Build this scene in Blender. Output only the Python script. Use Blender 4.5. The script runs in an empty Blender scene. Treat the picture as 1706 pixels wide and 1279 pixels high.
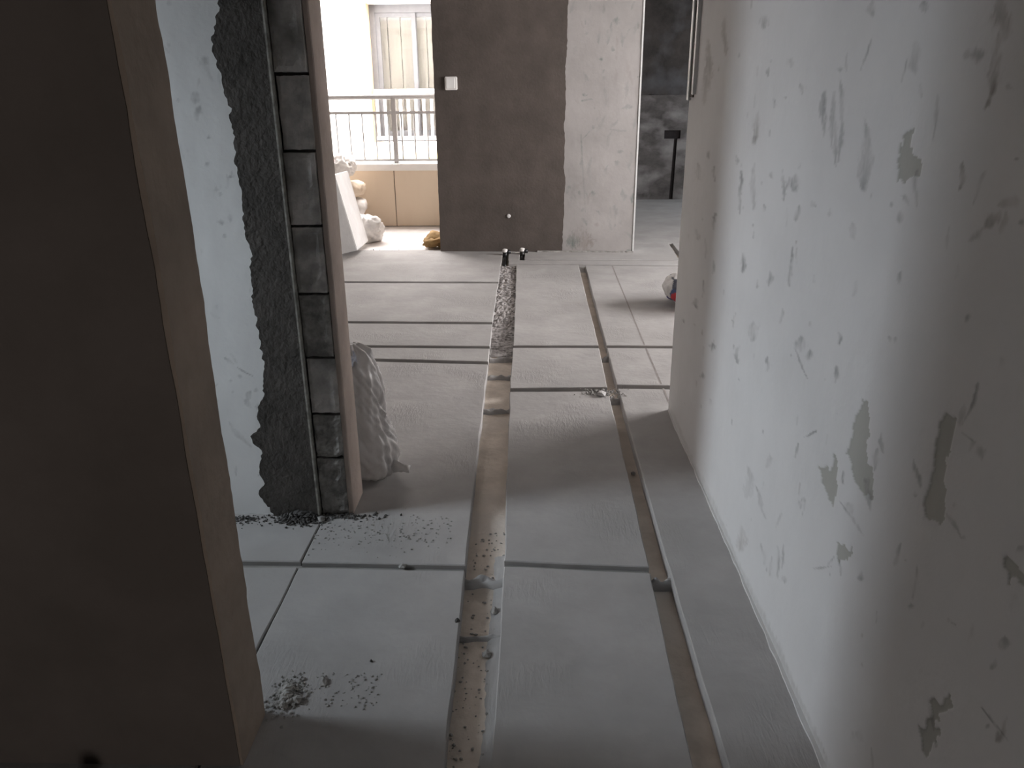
import bpy, bmesh, math, random
import numpy as np
from mathutils import Vector, Matrix, noise

random.seed(7)
scene = bpy.context.scene
COL = scene.collection

# ------------------------------------------------------------------ camera
cam_data = bpy.data.cameras.new('camera')
cam = bpy.data.objects.new('camera', cam_data)
COL.objects.link(cam)
cam_data.sensor_fit = 'HORIZONTAL'
cam_data.sensor_width = 36.0
cam_data.lens = 36.0 * 1265.5 / 1706
cam_data.clip_start = 0.02
cam_data.clip_end = 200
cam.matrix_world = Matrix(((0.9996443, -0.0005153, 0.0266659, 0.0),
                           (0.0251780, 0.3480483, -0.9371385, 0.0),
                           (-0.0087981, 0.9374765, 0.3479374, 1.3),
                           (0, 0, 0, 1)))
scene.camera = cam

# ------------------------------------------------------------------ world, daylight, exposure
scene.view_settings.view_transform = 'Standard'
scene.view_settings.look = 'None'
scene.view_settings.gamma = 1.0
scene.view_settings.use_curve_mapping = False
scene.view_settings.exposure = 1.4
scene.cycles.use_denoising = True
scene.cycles.max_bounces = 10
scene.cycles.diffuse_bounces = 8
scene.cycles.sample_clamp_indirect = 6.0

SKY = 9.0
BATH = 5.2
REAR_FILL = 3.6
EAST = 150.0
NORTH = 22.0
world = bpy.data.worlds.new('overcast_sky')
scene.world = world
world.use_nodes = True
bg = world.node_tree.nodes['Background']
bg.inputs['Color'].default_value = (1.0, 0.945, 0.93, 1)
bg.inputs['Strength'].default_value = SKY


def daylight(name, loc, direction, sx, sy, power, col, portal=False, spread=None):
    d = bpy.data.lights.new(name, 'AREA')
    d.shape = 'RECTANGLE'
    d.size, d.size_y = sx, sy
    d.energy = power
    d.color = col
    o = bpy.data.objects.new(name, d)
    COL.objects.link(o)
    o.location = loc
    o.rotation_euler = Vector(direction).to_track_quat('-Z', 'Y').to_euler()
    if spread:
        d.spread = math.radians(spread)
    if portal:
        d.cycles.is_portal = True
    return o


# daylight in the openings: window at the end of the small room on the left, two windows of the rooms on
# the right, added fill lamp behind the camera; the portal only guides sampling of the sky seen over the balcony parapet
daylight('daylight_small_window', (-3.40, 1.70, 1.60), (1, 0.15, -0.42), 0.62, 1.1, BATH, (0.82, 0.91, 1.0), spread=62)
daylight('daylight_east_window', (4.42, 5.0, 1.45), (-1, 0, 0), 2.4, 1.2, EAST, (1.0, 0.97, 0.98))
daylight('daylight_north_window', (4.42, 9.6, 1.45), (-1, 0, 0), 1.2, 1.2, NORTH, (0.80, 0.90, 1.0))
daylight('fill_rear_added', (-1.0, -1.75, 0.75), (0, 1, 0), 0.9, 1.3, REAR_FILL, (1.0, 0.96, 0.94))  # fill lamp added to lift the dark surfaces near the camera
daylight('sky_portal', (-2.05, 8.82, 1.7), (0, -1, 0), 2.5, 2.2, 1.0, (1, 1, 1), portal=True)


# ------------------------------------------------------------------ materials
def mat(name, c1, c2=None, scale=6.0, rough=0.9, bump=0.0, bscale=60.0, detail=6.0, stretch=None, spec=0.2,
        c3=None, scale3=1.3, trans=0.0, metal=0.0, lo=0.35, hi=0.65):
    m = bpy.data.materials.new(name)
    m.use_nodes = True
    nt = m.node_tree
    N, L = nt.nodes, nt.links
    p = N['Principled BSDF']
    p.inputs['Roughness'].default_value = rough
    p.inputs['Specular IOR Level'].default_value = spec
    p.inputs['Metallic'].default_value = metal
    p.inputs['Transmission Weight'].default_value = trans
    tc = N.new('ShaderNodeTexCoord')
    vec = tc.outputs['Object']
    if stretch:
        mp = N.new('ShaderNodeMapping')
        mp.inputs['Scale'].default_value = stretch
        L.new(vec, mp.inputs['Vector'])
        vec = mp.outputs['Vector']
    c2 = c2 or tuple(c * 0.85 for c in c1)
    nz = N.new('ShaderNodeTexNoise')
    nz.inputs['Scale'].default_value = scale
    nz.inputs['Detail'].default_value = detail
    nz.inputs['Roughness'].default_value = 0.62
    L.new(vec, nz.inputs['Vector'])
    rp = N.new('ShaderNodeValToRGB')
    rp.color_ramp.elements[0].position = lo
    rp.color_ramp.elements[1].position = hi
    rp.color_ramp.elements[0].color = (*c2, 1)
    rp.color_ramp.elements[1].color = (*c1, 1)
    L.new(nz.outputs['Fac'], rp.inputs['Fac'])
    out = rp.outputs['Color']
    if c3:
        n3 = N.new('ShaderNodeTexNoise')
        n3.inputs['Scale'].default_value = scale3
        n3.inputs['Detail'].default_value = 4
        L.new(vec, n3.inputs['Vector'])
        r3 = N.new('ShaderNodeValToRGB')
        r3.color_ramp.elements[0].position = 0.48
        r3.color_ramp.elements[1].position = 0.7
        L.new(n3.outputs['Fac'], r3.inputs['Fac'])
        mx = N.new('ShaderNodeMixRGB')
        L.new(r3.outputs['Color'], mx.inputs['Fac'])
        L.new(out, mx.inputs['Color1'])
        mx.inputs['Color2'].default_value = (*c3, 1)
        out = mx.outputs['Color']
    L.new(out, p.inputs['Base Color'])
    if bump:
        nb = N.new('ShaderNodeTexNoise')
        nb.inputs['Scale'].default_value = bscale
        nb.inputs['Detail'].default_value = 8
        L.new(tc.outputs['Object'], nb.inputs['Vector'])
        b = N.new('ShaderNodeBump')
        b.inputs['Strength'].default_value = bump
        b.inputs['Distance'].default_value = 0.01
        L.new(nb.outputs['Fac'], b.inputs['Height'])
        L.new(b.outputs['Normal'], p.inputs['Normal'])
    return m


def marked_mat(name, base, base2, stain, bare, brown, bump=0.12):
    """plaster whose stains, bare patches and brown smears come from the mesh attribute 'marks'"""
    m = mat(name, base, base2, scale=2.2, bump=bump, bscale=30)
    nt = m.node_tree
    N, L = nt.nodes, nt.links
    p = N['Principled BSDF']
    src = p.inputs['Base Color'].links[0].from_socket
    at = N.new('ShaderNodeAttribute')
    at.attribute_name = 'marks'
    sp = N.new('ShaderNodeSeparateColor')
    L.new(at.outputs['Color'], sp.inputs['Color'])
    tc = N.new('ShaderNodeTexCoord')
    mp = N.new('ShaderNodeMapping')
    mp.inputs['Scale'].default_value = (70, 70, 22)
    L.new(tc.outputs['Object'], mp.inputs['Vector'])
    nz = N.new('ShaderNodeTexNoise')
    nz.inputs['Scale'].default_value = 1.0
    nz.inputs['Detail'].default_value = 5
    L.new(mp.outputs['Vector'], nz.inputs['Vector'])
    mr = N.new('ShaderNodeMapRange')
    mr.inputs['From Min'].default_value = 0.3
    mr.inputs['From Max'].default_value = 0.62
    mr.inputs['To Min'].default_value = 0.55
    L.new(nz.outputs['Fac'], mr.inputs['Value'])
    for ch, c in (('Green', bare), ('Red', stain), ('Blue', brown)):
        fac = sp.outputs[ch]
        if ch != 'Green':
            mu = N.new('ShaderNodeMath')
            mu.operation = 'MULTIPLY'
            L.new(fac, mu.inputs[0])
            L.new(mr.outputs['Result'], mu.inputs[1])
            fac = mu.outputs['Value']
        mx = N.new('ShaderNodeMixRGB')
        L.new(fac, mx.inputs['Fac'])
        L.new(src, mx.inputs['Color1'])
        mx.inputs['Color2'].default_value = (*c, 1)
        src = mx.outputs['Color']
    L.new(src, p.inputs['Base Color'])
    return m


M = {}
M['skim'] = marked_mat('white_skim_plaster', (.60, .595, .59), (.55, .545, .54), (.145, .14, .136), (.36, .355, .325), (.175, .15, .13))
M['skim_far'] = marked_mat('pinkish_skim_plaster', (.36, .34, .33), (.29, .275, .265), (.07, .12, .11), (.3, .28, .26), (.17, .14, .12))
M['skim_plain'] = mat('plain_skim_plaster', (.60, .595, .59), (.52, .51, .5), 3, bump=.1)
M['screed'] = mat('grey_screed', (.38, .368, .358), (.315, .304, .296), 3.5, bump=.22, bscale=22, c3=(.305, .295, .285), scale3=1.3)


def trowel_streaks(m):
    """second relief: patches of dragged trowel ridges on the screed"""
    nt = m.node_tree
    N, L = nt.nodes, nt.links
    p = N['Principled BSDF']
    old = p.inputs['Normal'].links[0].from_node
    tc = N.new('ShaderNodeTexCoord')
    mp = N.new('ShaderNodeMapping')
    mp.inputs['Scale'].default_value = (95, 22, 1)
    mp.inputs['Rotation'].default_value = (0, 0, .25)
    L.new(tc.outputs['Object'], mp.inputs['Vector'])
    nz = N.new('ShaderNodeTexNoise')
    nz.inputs['Scale'].default_value = 1
    nz.inputs['Detail'].default_value = 4
    nz.inputs['Distortion'].default_value = .8
    L.new(mp.outputs['Vector'], nz.inputs['Vector'])
    mk = N.new('ShaderNodeTexNoise')
    mk.inputs['Scale'].default_value = 2.6
    L.new(tc.outputs['Object'], mk.inputs['Vector'])
    mr = N.new('ShaderNodeMapRange')
    mr.inputs['From Min'].default_value = .5
    mr.inputs['From Max'].default_value = .68
    L.new(mk.outputs['Fac'], mr.inputs['Value'])
    mu = N.new('ShaderNodeMath')
    mu.operation = 'MULTIPLY'
    L.new(nz.outputs['Fac'], mu.inputs[0])
    L.new(mr.outputs['Result'], mu.inputs[1])
    b = N.new('ShaderNodeBump')
    b.inputs['Strength'].default_value = .3
    b.inputs['Distance'].default_value = .012
    L.new(mu.outputs['Value'], b.inputs['Height'])
    L.new(old.outputs['Normal'], b.inputs['Normal'])
    L.new(b.outputs['Normal'], p.inputs['Normal'])


trowel_streaks(M['screed'])
M['bed'] = mat('slot_bed', (.27, .26, .245), (.22, .21, .195), 9, bump=.2)
M['slot'] = mat('trench_concrete', (.66, .585, .51), (.50, .44, .38), 9, bump=.35, bscale=40, c3=(.56, .51, .46), scale3=3)
M['fill'] = mat('mortar_fill', (.34, .32, .31), (.10, .09, .085), 38, bump=.5, bscale=60, lo=.38, hi=.56)
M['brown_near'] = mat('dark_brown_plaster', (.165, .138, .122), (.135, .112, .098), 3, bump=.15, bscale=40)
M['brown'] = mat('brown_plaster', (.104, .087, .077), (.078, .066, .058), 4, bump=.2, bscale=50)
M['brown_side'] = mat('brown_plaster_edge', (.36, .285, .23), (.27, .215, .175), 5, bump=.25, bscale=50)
M['brown_side_lit'] = mat('brown_plaster_edge_lit', (.47, .385, .335), (.36, .295, .255), 5, bump=.25, bscale=50)  # lighter copy of the edge plaster, weak light made up in the colour
M['skim_lit'] = marked_mat('white_skim_lit', (.82, .815, .80), (.76, .755, .745), (.20, .195, .19), (.3, .29, .27), (.22, .2, .17))  # brighter copy of the white skim, making up for weak light there
M['mud'] = mat('dark_mortar', (.098, .088, .079), (.064, .058, .052), 12, bump=.5, bscale=70)
M['block'] = mat('aerated_block', (.54, .50, .47), (.33, .31, .29), 16, bump=.5, bscale=60, c3=(.16, .15, .14), scale3=7)
M['block_rough'] = mat('rough_block', (.36, .34, .315), (.15, .14, .13), 22, bump=.8, bscale=50, c3=(.09, .085, .08), scale3=9)
M['joint'] = mat('block_joint', (.11, .10, .092), (.07, .065, .06), 14, bump=.5)
M['bead'] = mat('zinc_bead', (.42, .40, .36), (.2, .19, .17), 40, rough=.55, bump=.2)
M['white_bead'] = mat('white_corner_bead', (.62, .62, .61), (.55, .55, .54), 20, rough=.5)
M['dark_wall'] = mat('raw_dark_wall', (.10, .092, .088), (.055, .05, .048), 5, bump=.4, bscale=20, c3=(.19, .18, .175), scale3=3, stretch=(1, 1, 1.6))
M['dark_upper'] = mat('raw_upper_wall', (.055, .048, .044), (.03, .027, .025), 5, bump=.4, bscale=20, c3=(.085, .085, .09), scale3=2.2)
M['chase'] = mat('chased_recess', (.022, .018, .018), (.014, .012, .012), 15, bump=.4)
M['ceiling'] = mat('raw_ceiling', (.30, .28, .26), (.24, .22, .2), 4, bump=.2)
M['shell'] = mat('raw_shell_wall', (.34, .32, .30), (.27, .25, .23), 4, bump=.2)
M['crumb'] = mat('mortar_crumbs', (.36, .35, .33), (.22, .21, .2), 30, bump=.3)
M['crumb_dark'] = mat('dark_crumbs', (.10, .095, .09), (.05, .047, .045), 30, bump=.3)
M['black'] = mat('black_plastic', (.012, .011, .011), (.008, .008, .008), 8, rough=.45, spec=.4)
M['white_plastic'] = mat('white_plastic', (.78, .76, .73), (.7, .68, .66), 8, rough=.5)
M['tile'] = mat('beige_tile', (.74, .63, .50), (.68, .57, .45), 1.5, rough=.5, bump=.02, stretch=(1, 1, .2))
M['coping'] = mat('white_coping', (.82, .81, .79), (.76, .75, .73), 4)
M['balcony_floor'] = mat('dusty_balcony_floor', (.74, .71, .69), (.60, .56, .54), 4, bump=.1)
M['rail'] = mat('grey_painted_steel', (.42, .415, .415), (.36, .355, .355), 10, rough=.5, spec=.4)
M['facade'] = mat('white_facade', (.85, .84, .82), (.8, .79, .77), 2)
M['reveal'] = mat('tan_reveal', (.55, .42, .28), (.5, .38, .25), 3)
M['ledge'] = mat('pale_yellow_ledge', (.72, .66, .36), (.68, .62, .34), 4)
M['alu'] = mat('grey_window_frame', (.13, .13, .135), (.11, .11, .115), 10, rough=.5)
M['curtain'] = mat('cream_blind', (.34, .31, .265), (.29, .265, .23), 2, stretch=(6, 1, .3))
M['white_paint'] = mat('white_painted_rail', (.72, .7, .7), (.66, .65, .66), 10, rough=.5)
M['sack_white'] = mat('white_woven_sack', (.74, .72, .70), (.62, .6, .58), 14, bump=.3, bscale=40, rough=.7)
M['sack_cream'] = mat('cream_paper_sack', (.66, .56, .45), (.50, .40, .30), 8, bump=.3, bscale=30, rough=.8)
M['foam'] = mat('white_block', (.62, .61, .60), (.56, .55, .54), 8, bump=.15)
M['straw'] = mat('tan_kraft', (.42, .28, .13), (.30, .19, .085), 18, bump=.4, bscale=40)
M['pink'] = mat('pink_print', (.62, .22, .24), (.7, .4, .42), 20, rough=.7)


def glass_mat():
    m = bpy.data.materials.new('window_glass')
    m.use_nodes = True
    nt = m.node_tree
    p = nt.nodes['Principled BSDF']
    p.inputs['Base Color'].default_value = (.92, .94, .95, 1)
    p.inputs['Roughness'].default_value = 0.03
    p.inputs['Transmission Weight'].default_value = 1.0
    p.inputs['IOR'].default_value = 1.45
    return m


def film_mat():
    m = mat('milky_polythene', (.66, .63, .61), (.46, .44, .43), 7, rough=.35, bump=.45, bscale=22, spec=.5)
    nt = m.node_tree
    N, L = nt.nodes, nt.links
    p = N['Principled BSDF']
    tr = N.new('ShaderNodeBsdfTransparent')
    tl = N.new('ShaderNodeBsdfTranslucent')
    tl.inputs['Color'].default_value = (.6, .58, .56, 1)
    m1 = N.new('ShaderNodeMixShader')
    m1.inputs['Fac'].default_value = .3
    L.new(p.outputs['BSDF'], m1.inputs[1])
    L.new(tl.outputs['BSDF'], m1.inputs[2])
    m2 = N.new('ShaderNodeMixShader')
    m2.inputs['Fac'].default_value = .12
    L.new(m1.outputs['Shader'], m2.inputs[1])
    L.new(tr.outputs['BSDF'], m2.inputs[2])
    L.new(m2.outputs['Shader'], N['Material Output'].inputs['Surface'])
    return m


def printed_mat():
    """white woven sack with its printed colours in the mesh attribute 'print'"""
    m = mat('printed_sack', (.66, .65, .64), (.56, .55, .54), 14, bump=.25, bscale=40, rough=.6)
    nt = m.node_tree
    N, L = nt.nodes, nt.links
    p = N['Principled BSDF']
    src = p.inputs['Base Color'].links[0].from_socket
    at = N.new('ShaderNodeAttribute')
    at.attribute_name = 'print'
    mx = N.new('ShaderNodeMixRGB')
    L.new(at.outputs['Alpha'], mx.inputs['Fac'])
    L.new(src, mx.inputs['Color1'])
    L.new(at.outputs['Color'], mx.inputs['Color2'])
    L.new(mx.outputs['Color'], p.inputs['Base Color'])
    return m


M['ground'] = mat('courtyard_paving', (.22, .21, .2), (.18, .17, .16), 1)
M['glass'] = glass_mat()
M['film'] = film_mat()
M['printed'] = printed_mat()


# ------------------------------------------------------------------ helpers
def add(name, me, m, parent=None, loc=None, smooth=False):
    o = bpy.data.objects.new(name, me)
    if m is not None and not me.materials:
        me.materials.append(m)
    COL.objects.link(o)
    if smooth:
        me.polygons.foreach_set('use_smooth', [True] * len(me.polygons))
    if parent is not None:
        o.parent = parent
    if loc is not None:
        o.location = loc
    return o


def from_bm(name, bm, m, parent=None, loc=None, smooth=False):
    bmesh.ops.recalc_face_normals(bm, faces=bm.faces)
    me = bpy.data.meshes.new(name)
    bm.to_mesh(me)
    bm.free()
    return add(name, me, m, parent, loc, smooth)


def empty(name, loc, rot=(0, 0, 0)):
    o = bpy.data.objects.new(name, None)
    o.empty_display_size = .1
    COL.objects.link(o)
    o.location = loc
    o.rotation_euler = rot
    return o


def tag(o, label, cat, group=None, kind=None):
    o['label'] = label
    o['category'] = cat
    if group:
        o['group'] = group
    if kind:
        o['kind'] = kind
    return o


def structure(o):
    o['kind'] = 'structure'
    return o


def bm_box(bm, x0, x1, y0, y1, z0, z1):
    vs = [bm.verts.new(p) for p in ((x0, y0, z0), (x1, y0, z0), (x1, y1, z0), (x0, y1, z0),
                                    (x0, y0, z1), (x1, y0, z1), (x1, y1, z1), (x0, y1, z1))]
    for f in ((0, 3, 2, 1), (4, 5, 6, 7), (0, 1, 5, 4), (1, 2, 6, 5), (2, 3, 7, 6), (3, 0, 4, 7)):
        bm.faces.new([vs[i] for i in f])
    return vs


def boxes(name, lst, m, parent=None, loc=None, bevel=0.0):
    bm = bmesh.new()
    for b in lst:
        bm_box(bm, *b)
    if bevel:
        bmesh.ops.bevel(bm, geom=list(bm.edges), offset=bevel, segments=2, affect='EDGES')
    return from_bm(name, bm, m, parent, loc)


def prism(name, poly, axis, a0, a1, m, parent=None, bevel=0.0, loc=None):
    """extrude a 2-D outline; axis 'z': (x,y) outline, axis 'y': (x,z) outline, axis 'x': (y,z) outline"""
    def P(u, v, w):
        return {'z': (u, v, w), 'y': (u, w, v), 'x': (w, u, v)}[axis]
    bm = bmesh.new()
    A = [bm.verts.new(P(u, v, a0)) for u, v in poly]
    B = [bm.verts.new(P(u, v, a1)) for u, v in poly]
    n = len(poly)
    fa = bm.faces.new(A)
    fb = bm.faces.new(B[::-1])
    for i in range(n):
        bm.faces.new((A[i], A[(i + 1) % n], B[(i + 1) % n], B[i]))
    bmesh.ops.recalc_face_normals(bm, faces=bm.faces)
    if bevel:
        es = [e for e in (fb if a1 > a0 else fa).edges]
        bmesh.ops.bevel(bm, geom=es, offset=bevel, segments=1, affect='EDGES', clamp_overlap=True)
    bmesh.ops.triangulate(bm, faces=[f for f in bm.faces if len(f.verts) > 4])
    return from_bm(name, bm, m, parent, loc)


def ragged(pts, step, amp, freq=6.0, seed=0.0, fine=.35):
    """subdivide a polyline and push the points sideways with noise"""
    out = []
    for (x0, y0), (x1, y1) in zip(pts[:-1], pts[1:]):
        L = math.hypot(x1 - x0, y1 - y0)
        k = max(1, int(L / step))
        nx, ny = (-(y1 - y0) / L, (x1 - x0) / L) if L else (0, 0)
        for i in range(k):
            t = i / k
            x, y = x0 + (x1 - x0) * t, y0 + (y1 - y0) * t
            d = amp * (noise.noise((x * freq, y * freq, seed)) + fine * noise.noise((x * freq * 6, y * freq * 6, seed + 9)))
            out.append((x + nx * d, y + ny * d))
    out.append(pts[-1])
    return out


def tube(bm, pts, r, seg=10, cap=True):
    rings = []
    n = len(pts)
    for i, p in enumerate(pts):
        p = Vector(p)
        d = (Vector(pts[min(i + 1, n - 1)]) - Vector(pts[max(i - 1, 0)])).normalized()
        a = d.orthogonal().normalized() if i == 0 else (a - d * a.dot(d)).normalized()
        b = d.cross(a)
        rr = r[i] if isinstance(r, (list, tuple)) else r
        rings.append([bm.verts.new(p + (a * math.cos(t) + b * math.sin(t)) * rr)
                      for t in (2 * math.pi * k / seg for k in range(seg))])
    for r0, r1 in zip(rings[:-1], rings[1:]):
        for k in range(seg):
            bm.faces.new((r0[k], r0[(k + 1) % seg], r1[(k + 1) % seg], r1[k]))
    if cap:
        bm.faces.new(rings[0][::-1])
        bm.faces.new(rings[-1])


def sack_bm(sx, sy, sz, amp=.02, freq=6, seed=0, pw=(2.6, 2.2), nu=40, nv=24, flat=True, fold=.35):
    """a stuffed sack: superellipsoid pinched at both x ends, slumped on its base, creased by noise"""
    bm = bmesh.new()
    grid = []
    for j in range(nv + 1):
        v = -math.pi / 2 + math.pi * j / nv
        row = []
        for i in range(nu):
            u = 2 * math.pi * i / nu
            def s(a, e):
                return math.copysign(abs(a) ** (2 / e), a)
            x = s(math.sin(v), pw[0]) * sx / 2
            cy = s(math.cos(v), pw[1])
            y = cy * s(math.cos(u), 2.5) * sy / 2
            z = cy * s(math.sin(u), 2.3) * sz / 2
            p = Vector((x, y, z))
            q = p * freq + Vector((seed, seed * 1.7, 0))
            d = noise.noise(q) * amp + abs(noise.noise(q * 2.3)) * amp * -fold * 2 + noise.noise(q * 4.5) * amp * .3
            nrm = Vector((x / sx, y / sy, z / sz))
            if nrm.length:
                nrm.normalize()
            p += nrm * d
            if flat:
                p.z = max(p.z, -sz * .44)
            row.append(p)
        grid.append(row)
    zmin = min(p.z for r in grid for p in r)
    V = []
    for j, row in enumerate(grid):
        if j in (0, nv):
            c = sum(row, Vector()) / nu
            V.append([bm.verts.new(c + Vector((0, 0, -zmin)))])
        else:
            V.append([bm.verts.new(p + Vector((0, 0, -zmin))) for p in row])
    for j in range(nv):
        for i in range(nu):
            a, b = V[j], V[j + 1]
            k = (i + 1) % nu
            if len(a) == 1:
                bm.faces.new((a[0], b[i], b[k]))
            elif len(b) == 1:
                bm.faces.new((a[i], a[k], b[0]))
            else:
                bm.faces.new((a[i], a[k], b[k], b[i]))
    return bm


def rock_bm(bm, c, r, seed, flat=.7):
    """one small mortar lump: a jittered icosahedron with a flattened base"""
    t = (1 + 5 ** .5) / 2
    raw = [(-1, t, 0), (1, t, 0), (-1, -t, 0), (1, -t, 0), (0, -1, t), (0, 1, t), (0, -1, -t), (0, 1, -t), (t, 0, -1), (t, 0, 1), (-t, 0, -1), (-t, 0, 1)]
    F = [(0, 11, 5), (0, 5, 1), (0, 1, 7), (0, 7, 10), (0, 10, 11), (1, 5, 9), (5, 11, 4), (11, 10, 2), (10, 7, 6), (7, 1, 8), (3, 9, 4), (3, 4, 2), (3, 2, 6), (3, 6, 8), (3, 8, 9), (4, 9, 5), (2, 4, 11), (6, 2, 10), (8, 6, 7), (9, 8, 1)]
    rnd = random.Random(seed)
    sx, sy = rnd.uniform(.7, 1.3), rnd.uniform(.7, 1.3)
    vs = []
    for p in raw:
        k = r / 1.9 * rnd.uniform(.7, 1.2)
        vs.append(bm.verts.new((c[0] + p[0] * k * sx, c[1] + p[1] * k * sy, c[2] + max(p[2] * k * flat, -r * .3) + r * .3)))
    for f in F:
        bm.faces.new([vs[i] for i in f])


# ------------------------------------------------------------------ numpy value noise, marked wall meshes
_rng = np.random.RandomState(5)
_lat = _rng.rand(256, 256)


def vnoise(u, v):
    iu, iv = np.floor(u).astype(int), np.floor(v).astype(int)
    fu, fv = u - iu, v - iv
    fu, fv = fu * fu * (3 - 2 * fu), fv * fv * (3 - 2 * fv)
    a, b = _lat[iu % 256, iv % 256], _lat[(iu + 1) % 256, iv % 256]
    c, d = _lat[iu % 256, (iv + 1) % 256], _lat[(iu + 1) % 256, (iv + 1) % 256]
    return (a * (1 - fu) + b * fu) * (1 - fv) + (c * (1 - fu) + d * fu) * fv


def sstep(a, b, x):
    t = np.clip((x - a) / (b - a), 0, 1)
    return t * t * (3 - 2 * t)


def marks_layers(U, V, strokes, polys=()):
    R, G, B = np.zeros_like(U), np.zeros_like(U), np.zeros_like(U)
    wob = (vnoise(U * 90, V * 60) - .5) * 1.0 + (vnoise(U * 260, V * 140) - .5) * .8
    for (mu, mv, a, b, c, d, L, it, br) in strokes:
        du, dv = U - mu, V - mv
        p, q = a * du + b * dv, c * du + d * dv
        t = p / (L + 1)
        slim = np.clip(1.12 - .75 * np.abs(t + .25 * math.sin(mu * 97)) ** 1.6, .22, 1.2)     # strokes thin out towards their ends
        bend = (.5 * math.sin(mv * 131) * t * t + .35 * np.sin(3.1 * t + mu * 40)) * min(1.0, L / 3)
        dist = np.hypot(np.maximum(np.abs(p) - L, 0), (q + bend) / slim)
        w = it * (1 - sstep(.25, 1.45, dist + wob * .9)) * (.72 + .28 * np.cos(2.2 * t + mv * 50))
        T = B if br else R
        np.maximum(T, w, out=T)
    wu, wv = U + (vnoise(U * 70, V * 70 + 40) - .5) * .016, V + (vnoise(U * 70 + 90, V * 70) - .5) * .02
    for poly in polys:
        ins = np.zeros(U.shape, bool)
        n = len(poly)
        for i in range(n):
            (x0, y0), (x1, y1) = poly[i], poly[(i + 1) % n]
            if y0 == y1:
                continue
            hit = ((y0 > wv) != (y1 > wv)) & (wu < (x1 - x0) * (wv - y0) / (y1 - y0) + x0)
            ins ^= hit
        G[ins] = 1
    return R, G, B


def marked_wall(name, us, vs, to_world, strokes, polys, m, parent=None, wave=.0015, flip=False):
    """a plaster face as a fine grid; marks are stored per vertex, bare patches are sunk 1.5 mm"""
    U, V = np.meshgrid(us, vs)
    R, G, B = marks_layers(U, V, strokes, polys)
    depth = -.0015 * G + wave * ((vnoise(U * 5, V * 5) - .5) * 2 + (vnoise(U * 23, V * 17) - .5) * .5)
    P = to_world(U, V, depth)
    nu, nv = len(us), len(vs)
    idx = np.arange(nu * nv).reshape(nv, nu)
    q = np.stack([idx[:-1, :-1], idx[:-1, 1:], idx[1:, 1:], idx[1:, :-1]], -1).reshape(-1, 4)
    if flip:
        q = q[:, ::-1]
    me = bpy.data.meshes.new(name)
    me.vertices.add(nu * nv)
    me.vertices.foreach_set('co', P.reshape(-1).astype(np.float32))
    me.loops.add(q.size)
    me.loops.foreach_set('vertex_index', q.reshape(-1).astype(np.int32))
    me.polygons.add(len(q))
    me.polygons.foreach_set('loop_start', np.arange(0, q.size, 4, dtype=np.int32))
    me.update(calc_edges=True)
    at = me.color_attributes.new('marks', 'FLOAT_COLOR', 'POINT')
    at.data.foreach_set('color', np.stack([R, G, B, np.ones_like(R)], -1).reshape(-1).astype(np.float32))
    return add(name, me, m, parent, smooth=True)


def spots(seed, n, u0, u1, v0, v1, s0, s1, it):
    """small random trowel scuffs, mostly upright"""
    r = random.Random(seed)
    out = []
    for _ in range(n):
        a = math.radians(r.gauss(90, 22))
        hw = r.uniform(s0, s1)
        ca, sa = math.cos(a) / hw, math.sin(a) / hw
        out.append((r.uniform(u0, u1), r.uniform(v0, v1), ca, sa, -sa, ca, r.uniform(0, 6), r.uniform(.15, it), int(r.random() < .2)))
    return out

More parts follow.
